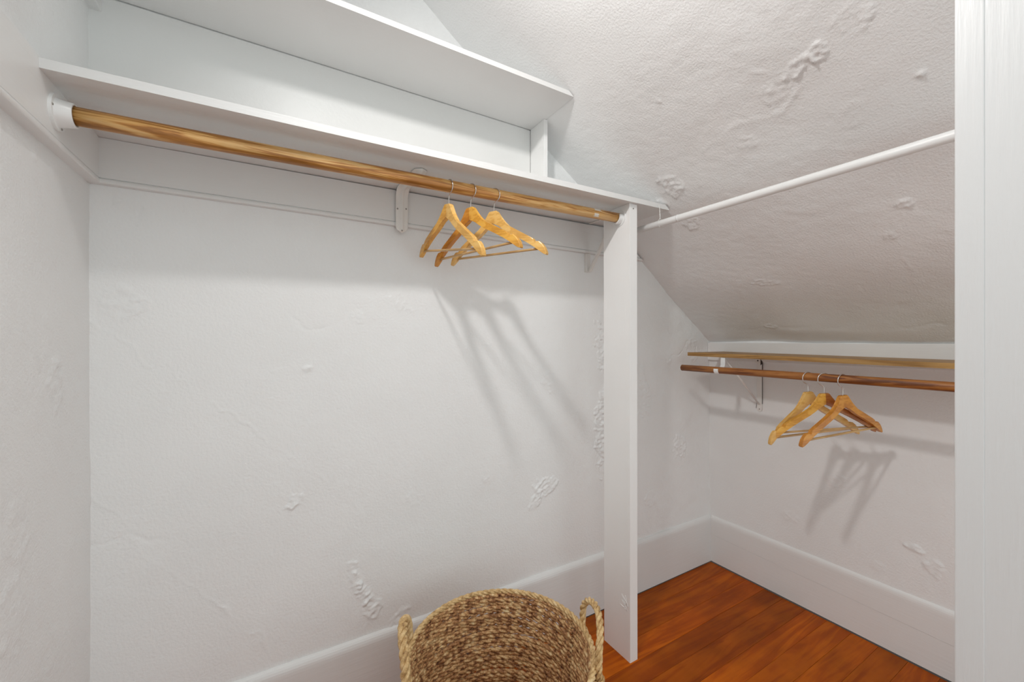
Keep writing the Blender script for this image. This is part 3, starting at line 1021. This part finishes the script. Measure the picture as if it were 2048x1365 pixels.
# ------------------------------------------------------------------ woven basket
bc = Vector((0.604, 1.095, 0)); BR = 0.283; BH = 0.45
t = thing('woven_basket', 'round brown woven seagrass basket with two rope handles on the floor', 'basket', tuple(bc))
rb = random.Random(21)
bm = bmesh.new()
pitch_z = 0.0152
nrow = int((BH - 0.01) / pitch_z)
for i in range(nrow + 1):
    z = BH - 0.011 - (nrow - i) * pitch_z
    f = z / BH
    r = 0.246 + rb.uniform(-.0008, .0008) + (BR - 0.245) * min(1, f * 1.35) ** 0.7 - 0.004
    P = []
    ph = rb.uniform(0, 6)
    for k in range(72):
        a = 2 * PI * k / 72
        P.append((bc.x + (r + 0.0018 * math.sin(3 * a + ph) + rb.uniform(-.0006, .0006)) * math.cos(a), bc.y + (r + 0.0018 * math.sin(3 * a + ph)) * math.sin(a),
                  z + 0.0016 * math.sin(2 * a + ph) + rb.uniform(-.0006, .0006)))
    twist(bm, P, True, 2, 0.0053, 0.0038, 0.062, sides=6, phase=rb.uniform(0, 6), jit=0.16, rnd=rb, seg=5)
wv = obj('woven_wall', bm, M['rope_inner'], t, smooth=True)
wv['kind'] = 'stuff'
bm = bmesh.new()
k = 0
r = 0.235
while r > 0.012:
    P = [(bc.x + r * math.cos(2 * PI * j / 36), bc.y + r * math.sin(2 * PI * j / 36), 0.010) for j in range(36)]
    tube(bm, P, 0.0088, 6, True)
    r -= 0.0165
cyl(bm, (bc.x, bc.y, 0.001), (bc.x, bc.y, 0.008), 0.242, 48)
obj('base', bm, M['rope_inner'], t, smooth=True)
bm = bmesh.new()
P = [(bc.x + (BR - 0.001) * math.cos(2 * PI * j / 90), bc.y + (BR - 0.001) * math.sin(2 * PI * j / 90), BH) for j in range(90)]
twist(bm, P, True, 3, 0.0052, 0.0046, 0.07, sides=6, jit=0.12, rnd=rb, seg=7)
obj('rim', bm, M['rope_pale'], t, smooth=True)

def handle(phi, half, height, lean, thick):
    bm = bmesh.new()
    c = []
    n = 24
    for i in range(n + 1):
        s = i / n
        a = math.radians(phi + half * math.cos(PI * s) * (1.0 if 0 < s < 1 else 1.0))
        up = math.sin(PI * s) ** 0.62 * height
        z = BH - 0.055 + 0.055 * min(1, math.sin(PI * s) * 5) + up - (0.0)
        rr = BR + 0.012 + lean * math.sin(PI * s)
        c.append(Vector((bc.x + rr * math.cos(a), bc.y + rr * math.sin(a), z)))
    twist(bm, c, False, 3, 0.0060 * thick, 0.0062 * thick, 0.075, sides=6, jit=0.1, rnd=rb, seg=7)
    # the lashing where each leg enters the weave
    for a in (phi + half, phi - half):
        a = math.radians(a)
        for dz in (-0.052, -0.040, -0.026):
            q = Vector((bc.x + (BR + 0.010) * math.cos(a), bc.y + (BR + 0.010) * math.sin(a), BH + dz))
            e1 = Vector((-math.sin(a), math.cos(a), 0)); e2 = Vector((math.cos(a), math.sin(a), 0))
            tube(bm, [q + e1 * 0.018 * math.cos(2 * PI * j / 12) + e2 * 0.017 * math.sin(2 * PI * j / 12) for j in range(12)], 0.0042, 6, True)
    return obj('handle', bm, M['rope_pale'], t, smooth=True)
handle(-27, 20, 0.108, 0.006, 0.95)
handle(161, 17, 0.105, 0.0, 1.2)

# ------------------------------------------------------------------ lamp holder on the ceiling (above the frame)
t = thing('ceiling_light', 'plain white round lamp holder on the closet ceiling', 'lamp', (0.10, 0.60, CZ))
bm = bmesh.new()
cyl(bm, (0.10, 0.60, CZ - 0.025), (0.10, 0.60, CZ), 0.05, 32, r2=0.06)
cyl(bm, (0.10, 0.60, CZ - 0.07), (0.10, 0.60, CZ - 0.02), 0.022, 24, r2=0.03)
obj('lamp_holder', bm, M['plastic'], t)
for o in bpy.data.objects:
    if 'world_parts' in o:
        del o['world_parts']
